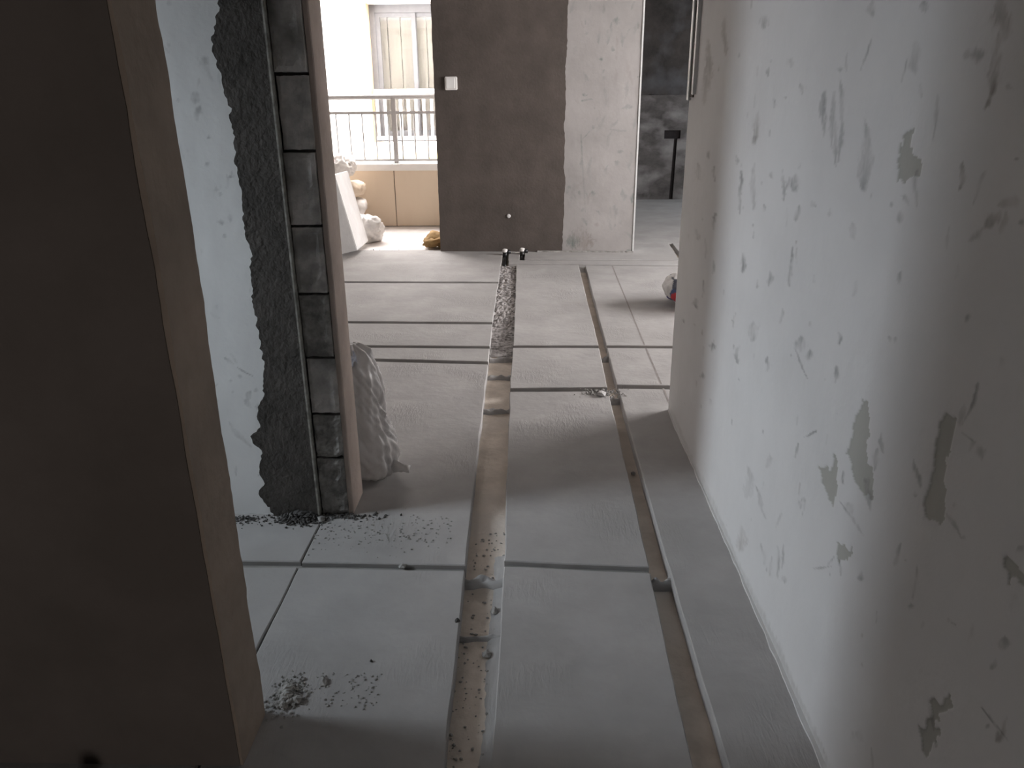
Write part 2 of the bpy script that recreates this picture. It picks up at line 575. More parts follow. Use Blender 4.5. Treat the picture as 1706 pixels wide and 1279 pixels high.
# ------------------------------------------------------------------ stains on the plaster, in wall coordinates
STROKES = [(2.659,1.492,11,-144,31,-12,7.44,0.5,1),(2.225,1.49,10,-116,30,-11,1.08,0.5,0),(2.888,1.392,3,-79,16,-2,7.47,0.5,1),(1.53,1.452,15,-147,55,-21,0.96,0.8,0),(1.326,1.434,10,-193,89,-57,0.68,0.8,0),(1.106,1.391,6,-111,60,-29,2.01,0.5,1),(1.099,1.335,22,-164,82,-1,6.79,0.9,1),(1.159,1.355,-66,47,-5,-125,1.16,0.55,0),(1.06,1.312,-105,-157,111,-237,0.41,0.5,0),(2.139,1.368,10,-278,75,-28,2.5,0.6,0),(1.96,1.38,-4,-144,45,-53,1.06,0.3,0),(1.331,1.361,6,-126,55,-20,2.33,0.35,0),(2.199,1.228,2,-129,34,11,4.59,0.55,1),(2.201,1.195,0,-255,68,19,2.55,0.7,0),(1.707,1.27,-1,-188,63,-18,7.89,0.7,0),(1.652,1.259,-3,-248,87,-26,13.29,0.5,0),(1.619,1.299,-3,-256,92,-43,9.01,0.6,0),(1.621,1.22,-14,-246,88,-40,11.86,0.5,0),(1.597,1.241,-2,-298,107,-19,16.54,0.5,0),(1.643,1.355,10,-260,91,-34,0.43,0.5,0),(1.635,1.248,-31,11,-2,-87,0,0.25,0),(2.058,1.292,0,-352,99,-37,3.38,0.6,0),(1.976,1.304,-11,-453,134,-96,0.57,0.9,0),(1.465,1.201,-6,-100,39,-13,5.32,0.65,0),(1.258,1.166,-25,-239,110,-41,6.22,0.55,0),(1.287,1.146,-94,-182,75,-191,2.12,0.35,0),(1.295,1.115,-13,-147,67,-8,0.62,0.4,0),(1.334,1.131,-90,-371,156,-159,1.06,0.5,0),(1.129,1.195,-9,-273,140,-23,4.31,0.8,1),(2.764,1.127,-19,-313,65,-24,5.26,0.6,0),(2.659,1.068,-22,-256,55,-21,5.88,0.7,0),(2.298,1.046,-20,-195,49,-12,11.51,0.8,0),(2.175,1.076,-15,-155,41,-13,9,0.5,0),(1.915,1.105,-31,-280,84,-42,10.01,0.6,0),(1.845,1.116,-11,-85,26,-17,0.77,0.65,0),(2.053,1.036,-46,-320,88,-52,3.38,0.6,0),(1.786,1.056,-14,-185,63,11,2.49,0.8,0),(1.697,1.086,-64,-121,30,-156,0.77,0.4,0),(2.019,1.118,-24,-269,77,-29,2,0.4,0),(2.374,1.132,-16,-232,56,-21,2.5,0.4,0),(2.903,1.055,-12,-116,22,-18,2.76,0.4,0),(2.6,0.917,-27,-201,46,-7,5.51,0.8,0),(2.847,0.834,-28,-148,27,-30,2.36,0.4,0),(2.195,0.86,-35,-192,52,-6,5.26,0.7,0),(1.792,0.93,-42,-234,78,-11,10.28,0.9,0),(2.551,0.769,-49,-245,57,-12,5.88,0.6,0),(2.697,0.816,-42,-236,50,-19,9,0.4,0),(2.68,0.669,-49,-229,53,1,6.53,0.6,0),(2.788,0.587,-33,-123,23,-19,1.87,0.8,0),(1.478,1.064,-27,-144,55,-32,1.72,0.35,0),(1.599,1.083,-3,-204,79,39,0.98,0.3,0),(1.943,0.868,-33,-160,49,-9,2.44,0.55,0),(2.047,0.83,-63,-302,89,-12,2.76,0.6,0),(1.262,1.021,-32,-286,140,14,2.29,0.5,0),(1.426,0.963,-32,-248,111,24,3.42,0.25,0),(1.814,0.803,-56,-265,95,16,4.59,0.6,0),(2.244,0.664,-106,-321,68,-86,3.76,0.6,0),(2.038,0.697,-26,-97,29,-3,1.92,0.55,0),(2.238,0.681,-64,-328,109,65,5.53,0.4,0),(2.99,0.463,-72,-247,43,-34,1.35,0.8,0),(2.765,0.511,-81,-264,48,-47,0.57,0.8,0),(2.472,0.516,-34,-118,31,2,0.88,0.8,0),(2.171,0.588,-53,-178,52,0,4.02,0.7,0),(1.88,0.657,-54,-175,58,-4,2.94,0.6,0),(2.582,0.374,-45,-125,28,-10,0.43,0.7,0),(1.668,0.782,-26,-94,35,-4,1.01,0.55,0),(1.651,0.738,-195,-376,81,-223,16.87,0.8,0),(1.609,0.772,-37,-160,68,18,1.29,0.6,0),(1.457,0.855,-82,-268,107,-40,2.75,0.7,0),(1.451,0.783,-69,-226,98,-7,3.31,0.7,0),(1.26,0.915,-145,-353,146,-136,1.55,0.5,0),(1.238,0.919,-99,-481,246,12,2.19,0.4,0),(1.047,1.011,-8,-230,142,47,0.9,0.6,0),(1.015,1.227,-98,-514,300,-222,0.02,0.8,0),(1.067,1.122,-69,176,-105,-141,2.55,0.4,0),(1.038,1.148,-38,124,-72,-74,1.26,0.6,1),(1.012,1.173,-89,91,-52,-155,2.16,0.45,1),(1.012,1.148,-1,-265,154,9,3.12,0.4,1),(0.974,1.154,-134,50,-33,-225,0,0.6,0),(2.583,0.375,-48,-129,26,-17,0.67,0.7,0),(1.785,0.425,-52,-129,56,16,1.58,0.4,0),(1.54,0.611,-51,243,-235,-338,6.16,0.9,0),(1.606,0.541,-138,-388,185,58,6.81,0.8,0),(1.35,0.606,-253,-472,193,-95,7.79,0.9,0),(1.542,0.437,-88,-165,67,-13,1.29,0.7,0),(1.522,0.459,-157,-176,2,-157,0.44,0.5,0),(1.931,0.29,-38,-72,22,-8,2.85,0.35,0),(1.813,0.291,-122,-181,28,-78,9.44,0.5,0),(1.934,0.101,-46,-73,22,-8,2.33,0.4,1),(1.224,0.737,-143,-309,146,-54,6,0.6,0),(1.234,0.699,-71,-191,106,7,3.47,0.6,0),(1.242,0.624,-91,-159,70,-36,4.56,0.5,0),(1.289,0.549,-250,-251,17,-236,14.77,0.6,0),(1.302,0.562,-87,-101,18,-73,1.03,0.4,0),(1.625,0.226,-170,-256,91,-34,11.5,0.5,0),(1.603,0.258,-231,-370,148,-25,12.2,0.5,0),(1.738,0.177,-133,-188,46,-51,6.07,0.35,0),(1.673,0.184,-158,-250,99,-11,6.53,0.35,0),(1.574,0.21,-127,-169,49,-44,1.1,0.5,0),(1.378,0.378,-138,121,-305,-411,9.63,0.5,0),(1.348,0.412,-126,-395,320,196,6.56,0.5,0),(1.301,0.429,-310,-411,148,-129,7.41,0.7,0),(1.213,0.47,-111,-171,89,-19,0.88,0.6,0),(1.264,0.64,-223,-334,114,-147,1.58,0.5,0),(1.095,0.744,-149,-222,94,-103,5.62,0.6,0),(1.09,0.708,-211,-311,137,-129,0.53,0.6,0),(1.08,0.592,-374,-501,234,-167,0.34,0.9,0),(0.995,0.898,-58,-334,227,47,11,0.7,0),(1.012,0.877,-46,-164,104,0,1.98,0.4,0),(0.984,0.855,-481,-293,9,-593,9.67,0.6,0),(0.955,0.847,-55,54,-71,-106,0,0.45,0),(0.974,0.721,-245,-218,56,-214,6.86,0.6,0),(0.948,0.717,-150,-144,49,-118,0,0.6,0),(0.983,0.749,-104,-265,184,8,0.47,0.3,0),(1.041,0.531,-105,-156,96,-16,0,0.5,0),(0.997,0.529,-151,-229,158,-11,1.17,0.3,0),(0.931,0.585,-334,-183,-36,-294,2.54,0.5,0),(0.819,0.639,-106,-135,100,-30,0.79,0.65,0),(0.828,0.599,-112,-207,193,21,1.37,0.5,0),(0.833,0.772,-160,-101,20,-144,0.09,0.6,0),(0.792,0.527,-764,-378,-26,-520,27.12,0.7,0),(0.809,0.512,-290,-98,-85,-236,0.17,0.5,0),(1.12,0.181,-88,-47,-28,-69,0.41,0.25,0),(1.579,-0.007,-165,-188,54,-45,0,0.6,0)]
BARE = [[(1.320,0.781),(1.284,0.773),(1.276,0.736),(1.269,0.686),(1.236,0.675),(1.231,0.630),(1.256,0.609),(1.297,0.615),(1.324,0.644),(1.355,0.659),(1.338,0.702),(1.332,0.739)],[(1.053,0.868),(1.021,0.876),(1.015,0.841),(1.021,0.806),(1.021,0.767),(1.004,0.737),(1.009,0.697),(1.044,0.691),(1.062,0.711),(1.055,0.750),(1.065,0.791),(1.058,0.827)],[(1.477,0.561),(1.404,0.601),(1.403,0.627),(1.385,0.629),(1.373,0.590),(1.366,0.548),(1.376,0.527),(1.418,0.536),(1.447,0.552)],[(1.334,0.463),(1.269,0.496),(1.257,0.485),(1.307,0.437),(1.329,0.439)],[(0.938,0.435),(0.894,0.479),(0.889,0.465),(0.920,0.429),(0.899,0.401),(0.916,0.377),(0.911,0.349),(0.925,0.337),(0.948,0.371),(0.929,0.411)],[(0.860,0.739),(0.848,0.757),(0.829,0.745),(0.818,0.747),(0.811,0.730),(0.842,0.721)],[(1.345,1.228),(1.298,1.260),(1.292,1.231),(1.253,1.206),(1.251,1.188),(1.301,1.169),(1.331,1.176)]]
MARKS_P = [(-0.936,1.32,-27,-79,79,-27,0.41,0.7,0),(-0.938,1.28,-40,-122,122,-40,2.32,0.5,0),(-0.902,1.41,-75,-58,58,-75,0.55,0.4,0),(-0.916,1.214,33,-234,234,33,0,0.6,0),(-0.972,1.555,100,-100,100,100,0,0.5,0),(-0.932,1.141,45,-134,134,45,0,0.4,0),(-0.871,1.105,281,-37,37,281,1.14,0.6,0),(-0.916,1.072,12,-202,202,12,0.72,0.5,0),(-0.906,1.057,-78,-187,187,-78,0.31,0.6,0),(-0.916,0.977,-19,-116,116,-19,0.08,0.6,0),(-0.911,0.936,12,-177,177,12,0.33,0.6,0),(-0.988,1.313,64,-192,192,64,0,0.4,0),(-0.991,1.455,0,-202,202,0,0,0.4,0),(-0.887,0.986,-18,-140,140,-18,0.71,0.3,0),(-0.951,0.546,283,-186,186,283,5.48,0.6,0),(-0.905,0.508,382,-240,240,382,12.58,0.7,0),(-0.905,0.43,-38,-117,117,-38,1.39,0.6,0),(-0.88,0.448,-67,-156,156,-67,0.29,0.6,0),(-0.954,0.442,-160,-160,160,-160,0,0.5,0),(-0.912,0.403,66,-80,80,66,0.96,0.35,0),(-0.876,0.389,11,-112,112,11,0.7,0.5,0),(-0.868,0.244,20,-102,102,20,1.49,0.4,0),(-0.885,0.165,102,-135,135,102,0.69,0.4,0),(-0.956,0.48,0,-271,271,0,0,0.5,0)]
MARKS_B = [(0.702,1.92,-10,-41,41,-10,0.42,0.6,0),(0.456,1.832,30,-80,80,30,0,0.6,0),(0.679,1.714,16,-71,71,16,0.87,0.5,0),(0.585,1.631,4,-64,64,4,0,0.7,0),(0.447,1.355,-32,-47,47,-32,0,0.6,0),(0.471,1.312,127,14,-14,127,5.54,0.6,0),(0.902,1.492,0,-85,85,0,0,0.6,0),(0.456,1.346,99,22,-22,99,0.88,0.5,0),(0.812,1.247,64,5,-5,64,2.55,0.35,0),(0.745,1.061,127,-10,10,127,8.59,0.4,0),(0.533,1.086,23,-82,82,23,0.59,0.5,0),(0.456,0.679,14,-170,170,14,59.4,0.5,0),(0.483,1.032,146,142,-142,146,9.39,0.4,0),(0.776,0.884,85,-5,5,85,1.85,0.4,0),(0.746,0.786,-14,-44,44,-14,0.33,0.45,0),(0.436,0.778,11,-72,72,11,1.72,0.3,0),(0.544,0.526,2,-46,46,2,0.32,0.45,0),(0.42,0.531,9,-84,84,9,1.05,0.5,0),(0.815,0.514,10,-45,45,10,1.68,0.35,0),(0.898,0.486,-5,-73,73,-5,2.47,0.6,0),(0.374,0.101,2,-17,17,2,0.18,0.7,0),(0.321,0.556,-23,-46,46,-23,1.14,0.4,0),(0.895,0.015,101,-17,17,101,2.1,0.6,0),(0.607,1.538,-60,-113,113,-60,1.45,0.4,0)]

# ================================================================== LARGE STRUCTURE
# ---- subfloor and the screed panels with the trenches between them
floor = structure(boxes('floor', [(-3.3, 4.32, -1.62, 7.15, -.2, -.045), (-.75, 4.32, 7.15, 11.1, -.2, -.045)], M['slot']))
L1Y = [-1.5, 1.2, 1.93, 2.69, 3.41, 4.57, 5.70, 6.45, 6.88]
L1X = [-.170, -.183, -.200, -.216, -.228, -.250, -.262, -.268, -.272]
L2Y = [-1.5, 1.2, 1.93, 2.69, 3.41, 4.57, 6.46]
L2X = [-.078, -.083, -.084, -.097, -.106, -.112, -.136]
R1Y = [-1.5, 1.2, 1.92, 2.69, 3.41, 4.13, 6.56]
R1X = [.325, .335, .348, .357, .364, .376, .391]
R2Y = [-1.5, 1.2, 1.94, 2.69, 3.41, 4.13, 6.56]
R2X = [.412, .409, .405, .409, .413, .421, .448]


def edge(Y, X, y0, y1, n=None):
    n = n or max(2, int(abs(y1 - y0) / .35) + 1)
    return [(float(np.interp(y, Y, X)), float(y)) for y in np.linspace(y0, y1, n)]


def panel(outline, seed, step=.05, amp=.0035):
    pts = ragged(outline + [outline[0]], step, amp, 5, seed)[:-1]
    return prism('screed_panel', pts, 'z', -.045, 0, M['screed'], floor, bevel=.003)


def cl(yc, slope, x, xr):          # a cross slot at yc (measured at x = xr), running with a slight slope
    return yc + slope * (x - xr)


W = -3.2
# left of the wide trench
panel([(-.7005, -1.5), (W, -1.5), (W, 1.93), (-.7015, 1.925)], 1, .06)
lo = edge(L1Y, L1X, -1.5, 1.914)
panel([(-.6965, -1.5)] + lo + [(-.6975, 1.922)], 2, .04)
panel([(W, 1.962), (-.7025, 1.956), (-.7015, 2.3), (W, 2.3)], 3, .06)
panel([(-.697, 1.951)] + edge(L1Y, L1X, 1.943, 3.80) + [(W, 4.04), (W, 2.3), (-.697, 2.3)], 4, .04)
cross = [(3.80, 3.848, -.08), (4.075, 4.12, -.03), (4.573, 4.625, -.03), (5.712, 5.77, -.03)]
for k in range(4):
    y0 = cross[k][1]
    s0 = cross[k][2]
    if k < 3:
        y1, s1 = cross[k + 1][0], cross[k + 1][2]
        o = edge(L1Y, L1X, y0, y1) + [(W, cl(y1, s1, W, -.23)), (W, cl(y0, s0, W, -.23))]
    else:
        o = edge(L1Y, L1X, y0, 6.9) + [(-.275, 7.1), (-.84, 7.13), (W, 7.13), (W, cl(y0, s0, W, -.23))]
    panel(o, 10 + k, .06, .004)
# between the trenches
mid = [(-1.5, 1.938), (1.966, 3.395), (3.446, 4.088), (4.134, 6.43)]
for k, (y0, y1) in enumerate(mid):
    s = -.06 if k else -.064
    xr = -.084
    a = edge(L2Y, L2X, y1, y0)
    b = edge(R1Y, R1X, y0 + (s * .43 if k else 0), y1 + s * .43)
    if k == 2:
        b = edge(R1Y, R1X, y0 + .012, y1 - .005)
    if k == 1:
        b = edge(R1Y, R1X, y0 + s * .43, y1 + .01)
    if k == 3:
        b = edge(R1Y, R1X, y0 - .002, y1 - .03)
    panel(a + b, 20 + k, .035 if k < 2 else .06)
# right of the narrow trench
panel(edge(R2Y, R2X, 3.44, -1.5) + [(.618, -1.5), (.618, 3.18), (4.2, 3.18), (4.2, 3.30)], 30, .05)
panel(edge(R2Y, R2X, 4.085, 3.492) + [(4.2, 3.352), (4.2, 4.0)], 31, .07)
panel(edge(R2Y, R2X, 6.385, 4.133) + [(4.2, 4.05), (4.2, 6.10)], 32, .08)
# beyond the far double slot
panel([(-.205, 6.475), (4.2, 6.19), (4.2, 6.44), (-.205, 6.622)], 40, .08)
panel([(-.212, 6.624), (-.114, 6.618), (-.114, 7.12), (-.222, 7.12)], 41, .05)
panel([(-.07, 6.665), (1.283, 6.60), (1.288, 6.75), (1.325, 7.44), (-.07, 7.44)], 42, .07)
panel([(1.325, 6.598), (4.2, 6.485), (4.2, 7.44), (1.362, 7.44), (1.336, 6.82)], 43, .08)
panel([(-.75, 7.442), (4.2, 7.442), (4.2, 10.96), (-.75, 10.96)], 44, .2)

# shallow mortar beds of the cross slots
def bed(x0, x1, yc, slope, w, z):
    xr = -.23 if x1 < -.1 else -.084
    p = [(x0, cl(yc, slope, x0, xr) - w), (x1, cl(yc, slope, x1, xr) - w), (x1, cl(yc, slope, x1, xr) + w), (x0, cl(yc, slope, x0, xr) + w)]
    prism('slot_bed', p, 'z', -.05, z, M['bed'], floor)


bed(-3.2, -.205, 1.932, -.008, .035, -.017)
bed(-.082, .345, 1.952, -.064, .04, -.017)
for yc, sl in ((3.824, -.08), (4.098, -.03), (4.6, -.03), (5.74, -.03)):
    bed(-3.2, -.255 if yc > 4.3 else -.235, yc, sl, .06, -.026)
bed(-.100, .36, 3.42, -.02, .06, -.026)
bed(-.108, .372, 4.112, -.0, .05, -.026)
bed(.42, 4.2, 3.475, -.033, .06, -.026)
bed(.425, 4.2, 4.118, -.016, .06, -.026)
bed(-.13, 4.2, 6.455, -.07, .07, -.026)
bed(-.06, 4.2, 6.64, -.04, .07, -.026)

# mortar ridges left across the trenches, and the rough fill at the far end of the wide trench
def ridge(x0, x1, y, w, h, seed):
    bm = bmesh.new()
    nx, ny = 14, 7
    g = []
    for i in range(nx + 1):
        row = []
        for j in range(ny + 1):
            t, u = i / nx, j / ny * 2 - 1
            x = x0 + (x1 - x0) * t
            yy = y + u * w * (1 + .5 * noise.noise((x * 30, seed, 0))) + .012 * noise.noise((x * 18, seed, 5))
            z = -.047 + max(0, 1 - u * u) * h * (.7 + .7 * noise.noise((x * 40, u * 2, seed)))
            row.append(bm.verts.new((x, yy, z)))
        g.append(row)
    for i in range(nx):
        for j in range(ny):
            bm.faces.new((g[i][j], g[i + 1][j], g[i + 1][j + 1], g[i][j + 1]))
    return from_bm('mortar_ridge', bm, M['screed'], floor, smooth=True)


for k, r in enumerate([(-.202, -.082, 1.90, .016, .040), (.345, .408, 1.89, .014, .042), (-.195, -.082, 1.66, .012, .02), (-.235, -.105, 3.98, .03, .03),
                       (-.23, -.105, 3.70, .03, .026), (-.228, -.100, 3.24, .025, .022), (.375, .425, 3.99, .03, .03), (.392, .448, 6.36, .06, .04), (.36, .412, 3.36, .03, .04)]):
    ridge(*r, k * 3.7)


def trench_fill():
    bm = bmesh.new()
    ys = np.linspace(4.05, 6.44, 110)
    nx = 14
    g = []
    for y in ys:
        xa, xb = np.interp(y, L1Y, L1X) - .002, np.interp(y, L2Y, L2X) + .002
        lift = float(sstep(4.05, 4.9, y))
        row = []
        for i in range(nx + 1):
            x = xa + (xb - xa) * i / nx
            n = noise.noise((x * 45, y * 28, 2)) * .5 + noise.noise((x * 110, y * 70, 4)) * .35
            row.append(bm.verts.new((x, y, -.046 + lift * (.026 + .028 * n) + .004)))
        g.append(row)
    for a, b in zip(g[:-1], g[1:]):
        for i in range(nx):
            bm.faces.new((a[i], a[i + 1], b[i + 1], b[i]))
    return from_bm('trench_fill', bm, M['fill'], floor)


trench_fill()
# dust silted along the right side of the wide trench
bm = bmesh.new()
g = []
for y in np.linspace(1.0, 2.05, 60):
    xb = float(np.interp(y, L2Y, L2X)) + .002
    w = .038 + .014 * noise.noise((y * 4, 1, 1))
    row = []
    for i in range(9):
        t = i / 8
        x = xb - w * (1 - t)
        row.append(bm.verts.new((x, y, -.047 + .011 * t ** .7 + .004 * noise.noise((x * 60, y * 40, 3)))))
    g.append(row)
for a, b in zip(g[:-1], g[1:]):
    for i in range(8):
        bm.faces.new((a[i], a[i + 1], b[i + 1], b[i]))
from_bm('trench_silt', bm, M['screed'], floor, smooth=True)

# snapped chalk line across the panels on the right
bm = bmesh.new()
for (xa, ya), (xb, yb) in zip([(.626, 3.19), (.631, 3.5), (.637, 4.14)], [(.631, 3.44), (.636, 4.08), (.672, 6.36)]):
    vs = [bm.verts.new(p) for p in ((xa - .004, ya, .0005), (xa + .004, ya, .0005), (xb + .005, yb, .0005), (xb - .005, yb, .0005))]
    bm.faces.new(vs)
from_bm('chalk_line', bm, mat('chalk_ink', (.2, .18, .17), (.26, .24, .23), 20), floor)

# ---- ceiling and outer walls
structure(boxes('ceiling', [(-3.3, 4.32, -1.62, 8.85, 2.8, 2.95), (-.85, 4.32, 8.85, 11.1, 2.8, 2.95)], M['ceiling']))
structure(boxes('wall_rear', [(-3.3, -1.45, -1.62, -1.5, -.2, 2.8), (-.55, 4.32, -1.62, -1.5, -.2, 2.8), (-1.45, -.55, -1.62, -1.5, 2.1, 2.8), (-1.45, -.55, -1.62, -1.5, -.2, 0)], M['shell']))  # doorway gap invented for the added rear fill lamp
structure(boxes('wall_west', [(-3.32, -3.2, -1.62, 1.40, -.2, 2.8), (-3.32, -3.2, 2.02, 8.85, -.2, 2.8),
                              (-3.32, -3.2, 1.40, 2.02, -.2, 1.1), (-3.32, -3.2, 1.40, 2.02, 2.2, 2.8)], M['shell']))
structure(boxes('wall_east', [(4.2, 4.32, -1.62, 3.70, -.2, 2.8), (4.2, 4.32, 6.20, 9.0, -.2, 2.8), (4.2, 4.32, 10.2, 11.1, -.2, 2.8),
                              (4.2, 4.32, 3.70, 6.20, -.2, .85), (4.2, 4.32, 3.70, 6.20, 2.05, 2.8),
                              (4.2, 4.32, 9.0, 10.2, -.2, .85), (4.2, 4.32, 9.0, 10.2, 2.05, 2.8)], M['shell']))
# unseen boxes added round the side and rear lamps to shut out sky light
structure(boxes('wall_sky_block_west', [(-3.6, -3.5, 1.3, 2.3, .9, 2.4), (-3.5, -3.32, 1.3, 1.4, .9, 2.4), (-3.5, -3.32, 2.2, 2.3, .9, 2.4), (-3.5, -3.32, 1.4, 2.2, .9, 1.0), (-3.5, -3.32, 1.4, 2.2, 2.3, 2.4)], M['facade']))
for n_, (ya, yb) in enumerate(((3.6, 6.3), (8.9, 10.3))):
    structure(boxes('wall_sky_block_east', [(4.5, 4.6, ya, yb, .65, 2.25), (4.32, 4.5, ya, ya + .08, .65, 2.25), (4.32, 4.5, yb - .08, yb, .65, 2.25), (4.32, 4.5, ya, yb, .65, .75), (4.32, 4.5, ya, yb, 2.15, 2.25)], M['facade']))
structure(boxes('wall_sky_block_rear', [(-1.7, -.3, -2.0, -1.9, -.2, 2.4), (-1.7, -1.6, -1.9, -1.62, -.2, 2.4), (-.4, -.3, -1.9, -1.62, -.2, 2.4), (-1.6, -.4, -1.9, -1.62, -.2, -.05), (-1.6, -.4, -1.9, -1.62, 2.3, 2.4)], M['shell']))
structure(boxes('wall_south', [(.73, 4.2, 3.04, 3.165, -.04, 2.8)], M['shell']))
structure(boxes('wall_divider', [(-.85, -.75, 7.22, 11.0, -.2, 2.8)], M['shell']))
structure(boxes('wall_north', [(-2.2, -1.97, 7.07, 7.2, -.045, 2.8), (-3.2, -2.2, 7.07, 7.2, 2.5, 2.8), (-1.97, -.86, 7.07, 7.2, 2.5, 2.8)], M['shell']))  # unseen left bay kept open to let in more sky light

# ---- right wall: scuffed white skim coat
wall_right = structure(boxes('wall_right', [(.615, .73, -1.5, 3.165, -.04, 2.8)], M['skim_plain']))
ys = [.66]
while ys[-1] < 3.168:
    ys.append(ys[-1] + .0031 * ys[-1] ** 2)
ys[-1] = 3.168
zs = np.concatenate([np.arange(0, 1.5, .003), np.linspace(1.5, 1.8, 60)])
sp = spots(3, 120, .7, 3.1, .02, 1.7, .0015, .006, .6)
# dirt rubbed along the foot of the wall
sp += [(y, .012 + .01 * math.sin(y * 9), 6, 0, 0, 60, 1.0, .28, 1) for y in np.arange(1.0, 3.1, .21)]
face = marked_wall('skim_coat', np.array(ys), zs, lambda U, V, D: np.stack([.610 - D, U, V], -1), STROKES + sp, BARE, M['skim'], wall_right, wave=.0016, flip=True)
# ragged mortar line where the skim meets the floor
pts = ragged([(.598, 1.0), (.604, 2.0), (.604, 3.16)], .02, .0035, 14, 3)
prism('skirting_smear', pts + [(.62, 3.16), (.62, 1.0)], 'z', -.002, .006, M['skim_plain'], wall_right)
bead = structure(boxes('trim_1', [(.598, .612, 3.055, 3.082, 1.32, 2.8), (.598, .612, 3.135, 3.172, 1.30, 2.8)], M['white_bead'], bevel=.002))
boxes('bead_groove', [(.603, .611, 3.082, 3.135, 1.31, 2.8)], M['mud'], bead)

# ---- near wall stub on the left
edge_pts = ragged([(-.612, 2.8), (-.612, 0)], .03, .003, 8, 2)
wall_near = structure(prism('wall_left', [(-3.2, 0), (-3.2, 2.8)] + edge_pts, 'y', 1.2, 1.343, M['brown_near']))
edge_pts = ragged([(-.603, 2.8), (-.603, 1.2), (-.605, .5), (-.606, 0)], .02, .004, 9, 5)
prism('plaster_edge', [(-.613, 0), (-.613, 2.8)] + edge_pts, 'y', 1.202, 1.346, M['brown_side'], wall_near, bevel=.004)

boxes('skim_coat', [(-3.2, -.616, 1.34, 1.349, 0, 2.8)], M['skim_plain'], wall_near)  # unseen white layer, added to bounce light onto the partition
# ---- partition with its unplastered blocks
wall_part = structure(boxes('wall_partition', [(-3.2, -.62, 2.264, 2.38, 0, 2.8), (-3.2, -.875, 2.243, 2.266, 0, 2.8)], M['joint']))
marked_wall('skim_coat', np.arange(-1.7, -.82, .004), np.arange(0, 1.8, .004), lambda U, V, D: np.stack([U, 2.238 - D, V], -1), MARKS_P + spots(8, 40, -1.1, -.83, .02, 1.5, .002, .006, .45), [], M['skim_lit'], wall_part)
mud = ragged([(-.85, 2.8), (-.85, 1.62), (-.835, 1.56), (-.861, 1.445), (-.842, 1.29), (-.842, 1.1), (-.836, .92), (-.846, .74), (-.838, .55), (-.862, .345), (-.889, .15), (-.878, .05), (-.87, 0)], .008, .012, 12, 4, .8)
prism('mortar_coat', mud + [(-.718, 0), (-.716, 2.8)], 'y', 2.222, 2.266, M['mud'], wall_part, bevel=.004)
crumbling = ragged([(-.858, .42), (-.885, .36), (-.878, .32), (-.915, .29), (-.885, .24), (-.90, .17), (-.895, .12), (-.912, .08), (-.89, .03)], .01, .012, 25, 8, .6)
prism('mortar_smear', crumbling + [(-.85, .03), (-.85, .42)], 'y', 2.231, 2.25, M['mud'], wall_part)
b = boxes('corner_bead', [(-.7165, -.7115, 2.214, 2.245, .002, 2.8)], M['bead'], wall_part)
joints = [.0, .212, .366, .556, .759, .963, 1.174, 1.378, 1.60, 1.81, 2.02, 2.23, 2.44, 2.65, 2.8]
for k in range(len(joints) - 1):
    z0, z1 = joints[k] + .0045, joints[k + 1] - .0045
    dx, dy = random.uniform(-.003, .003), random.uniform(-.004, .003)
    rough = .009 if k < 2 else .0035
    bm = bmesh.new()
    nx, nz = 8, 14
    x0, x1 = -.706 + dx, -.618 + dx
    g = []
    for i in range(nx + 1):
        row = []
        for j in range(nz + 1):
            t, u = i / nx, j / nz
            ex = 0 if 0 < i < nx else .002 * noise.noise((u * 9, k, i))
            ez = 0 if 0 < j < nz else .003 * noise.noise((t * 5, k, j + 3))
            rim = .004 if i in (0, nx) or j in (0, nz) else 0
            y = 2.236 + dy + rim + rough * noise.noise((t * 4, u * 7, k * 3.1)) + rough * .6 * noise.noise((t * 13, u * 21, k))
            row.append(bm.verts.new((x0 + (x1 - x0) * t + ex, y, z0 + (z1 - z0) * u + ez)))
        g.append(row)
    for i in range(nx):
        for j in range(nz):
            bm.faces.new((g[i][j], g[i + 1][j], g[i + 1][j + 1], g[i][j + 1]))
    bnd = [e for e in bm.edges if e.is_boundary]
    r = bmesh.ops.extrude_edge_only(bm, edges=bnd)
    for v in r['geom']:
        if isinstance(v, bmesh.types.BMVert):
            v.co.y = 2.266
    from_bm('block', bm, M['block'] if k not in (0, 1, 3) else M['block_rough'], wall_part)
side = ragged([(2.258, 2.8), (2.252, 1.2), (2.246, .5), (2.238, 0)], .02, .004, 10, 6)
prism('plaster_edge', side + [(2.386, 0), (2.386, 2.8)], 'x', -.618, -.602, M['brown_side_lit'], wall_part, bevel=.003)

# ---- back wall: brown render on the left, white skim on the right
ang = math.atan2(-.1, 1.777)
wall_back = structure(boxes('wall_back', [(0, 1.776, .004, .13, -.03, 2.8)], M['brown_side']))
wall_back.location = (-.852, 7.074, 0)
wall_back.rotation_euler = (0, 0, ang)
e = ragged([(1.140, 2.8), (1.146, 2.1), (1.150, 1.9), (1.138, 1.6), (1.143, 1.3), (1.132, 1.1), (1.142, .9), (1.130, .75), (1.148, .62), (1.140, .4), (1.135, .2), (1.13, 0)], .02, .010, 10, 7, .6)
l = ragged([(-.003, 0), (.0, 1.0), (-.002, 2.8)], .03, .006, 8, 9)
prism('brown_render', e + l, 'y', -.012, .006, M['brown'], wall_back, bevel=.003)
marked_wall('skim_coat', np.arange(1.10, 1.777, .006), np.arange(0, 2.81, .006), lambda U, V, D: np.stack([U, -.001 - D, V], -1),
            [(a + .852, *r) for a, *r in MARKS_B] + [(1.31, .09, 10, 0, 0, 9, .3, .6, 1)] + spots(11, 60, 1.17, 1.77, .1, 2.1, .006, .018, .35), [], M['skim_far'], wall_back)
boxes('corner_bead', [(1.768, 1.782, -.006, .13, 0, 2.8)], M['white_bead'], wall_back)
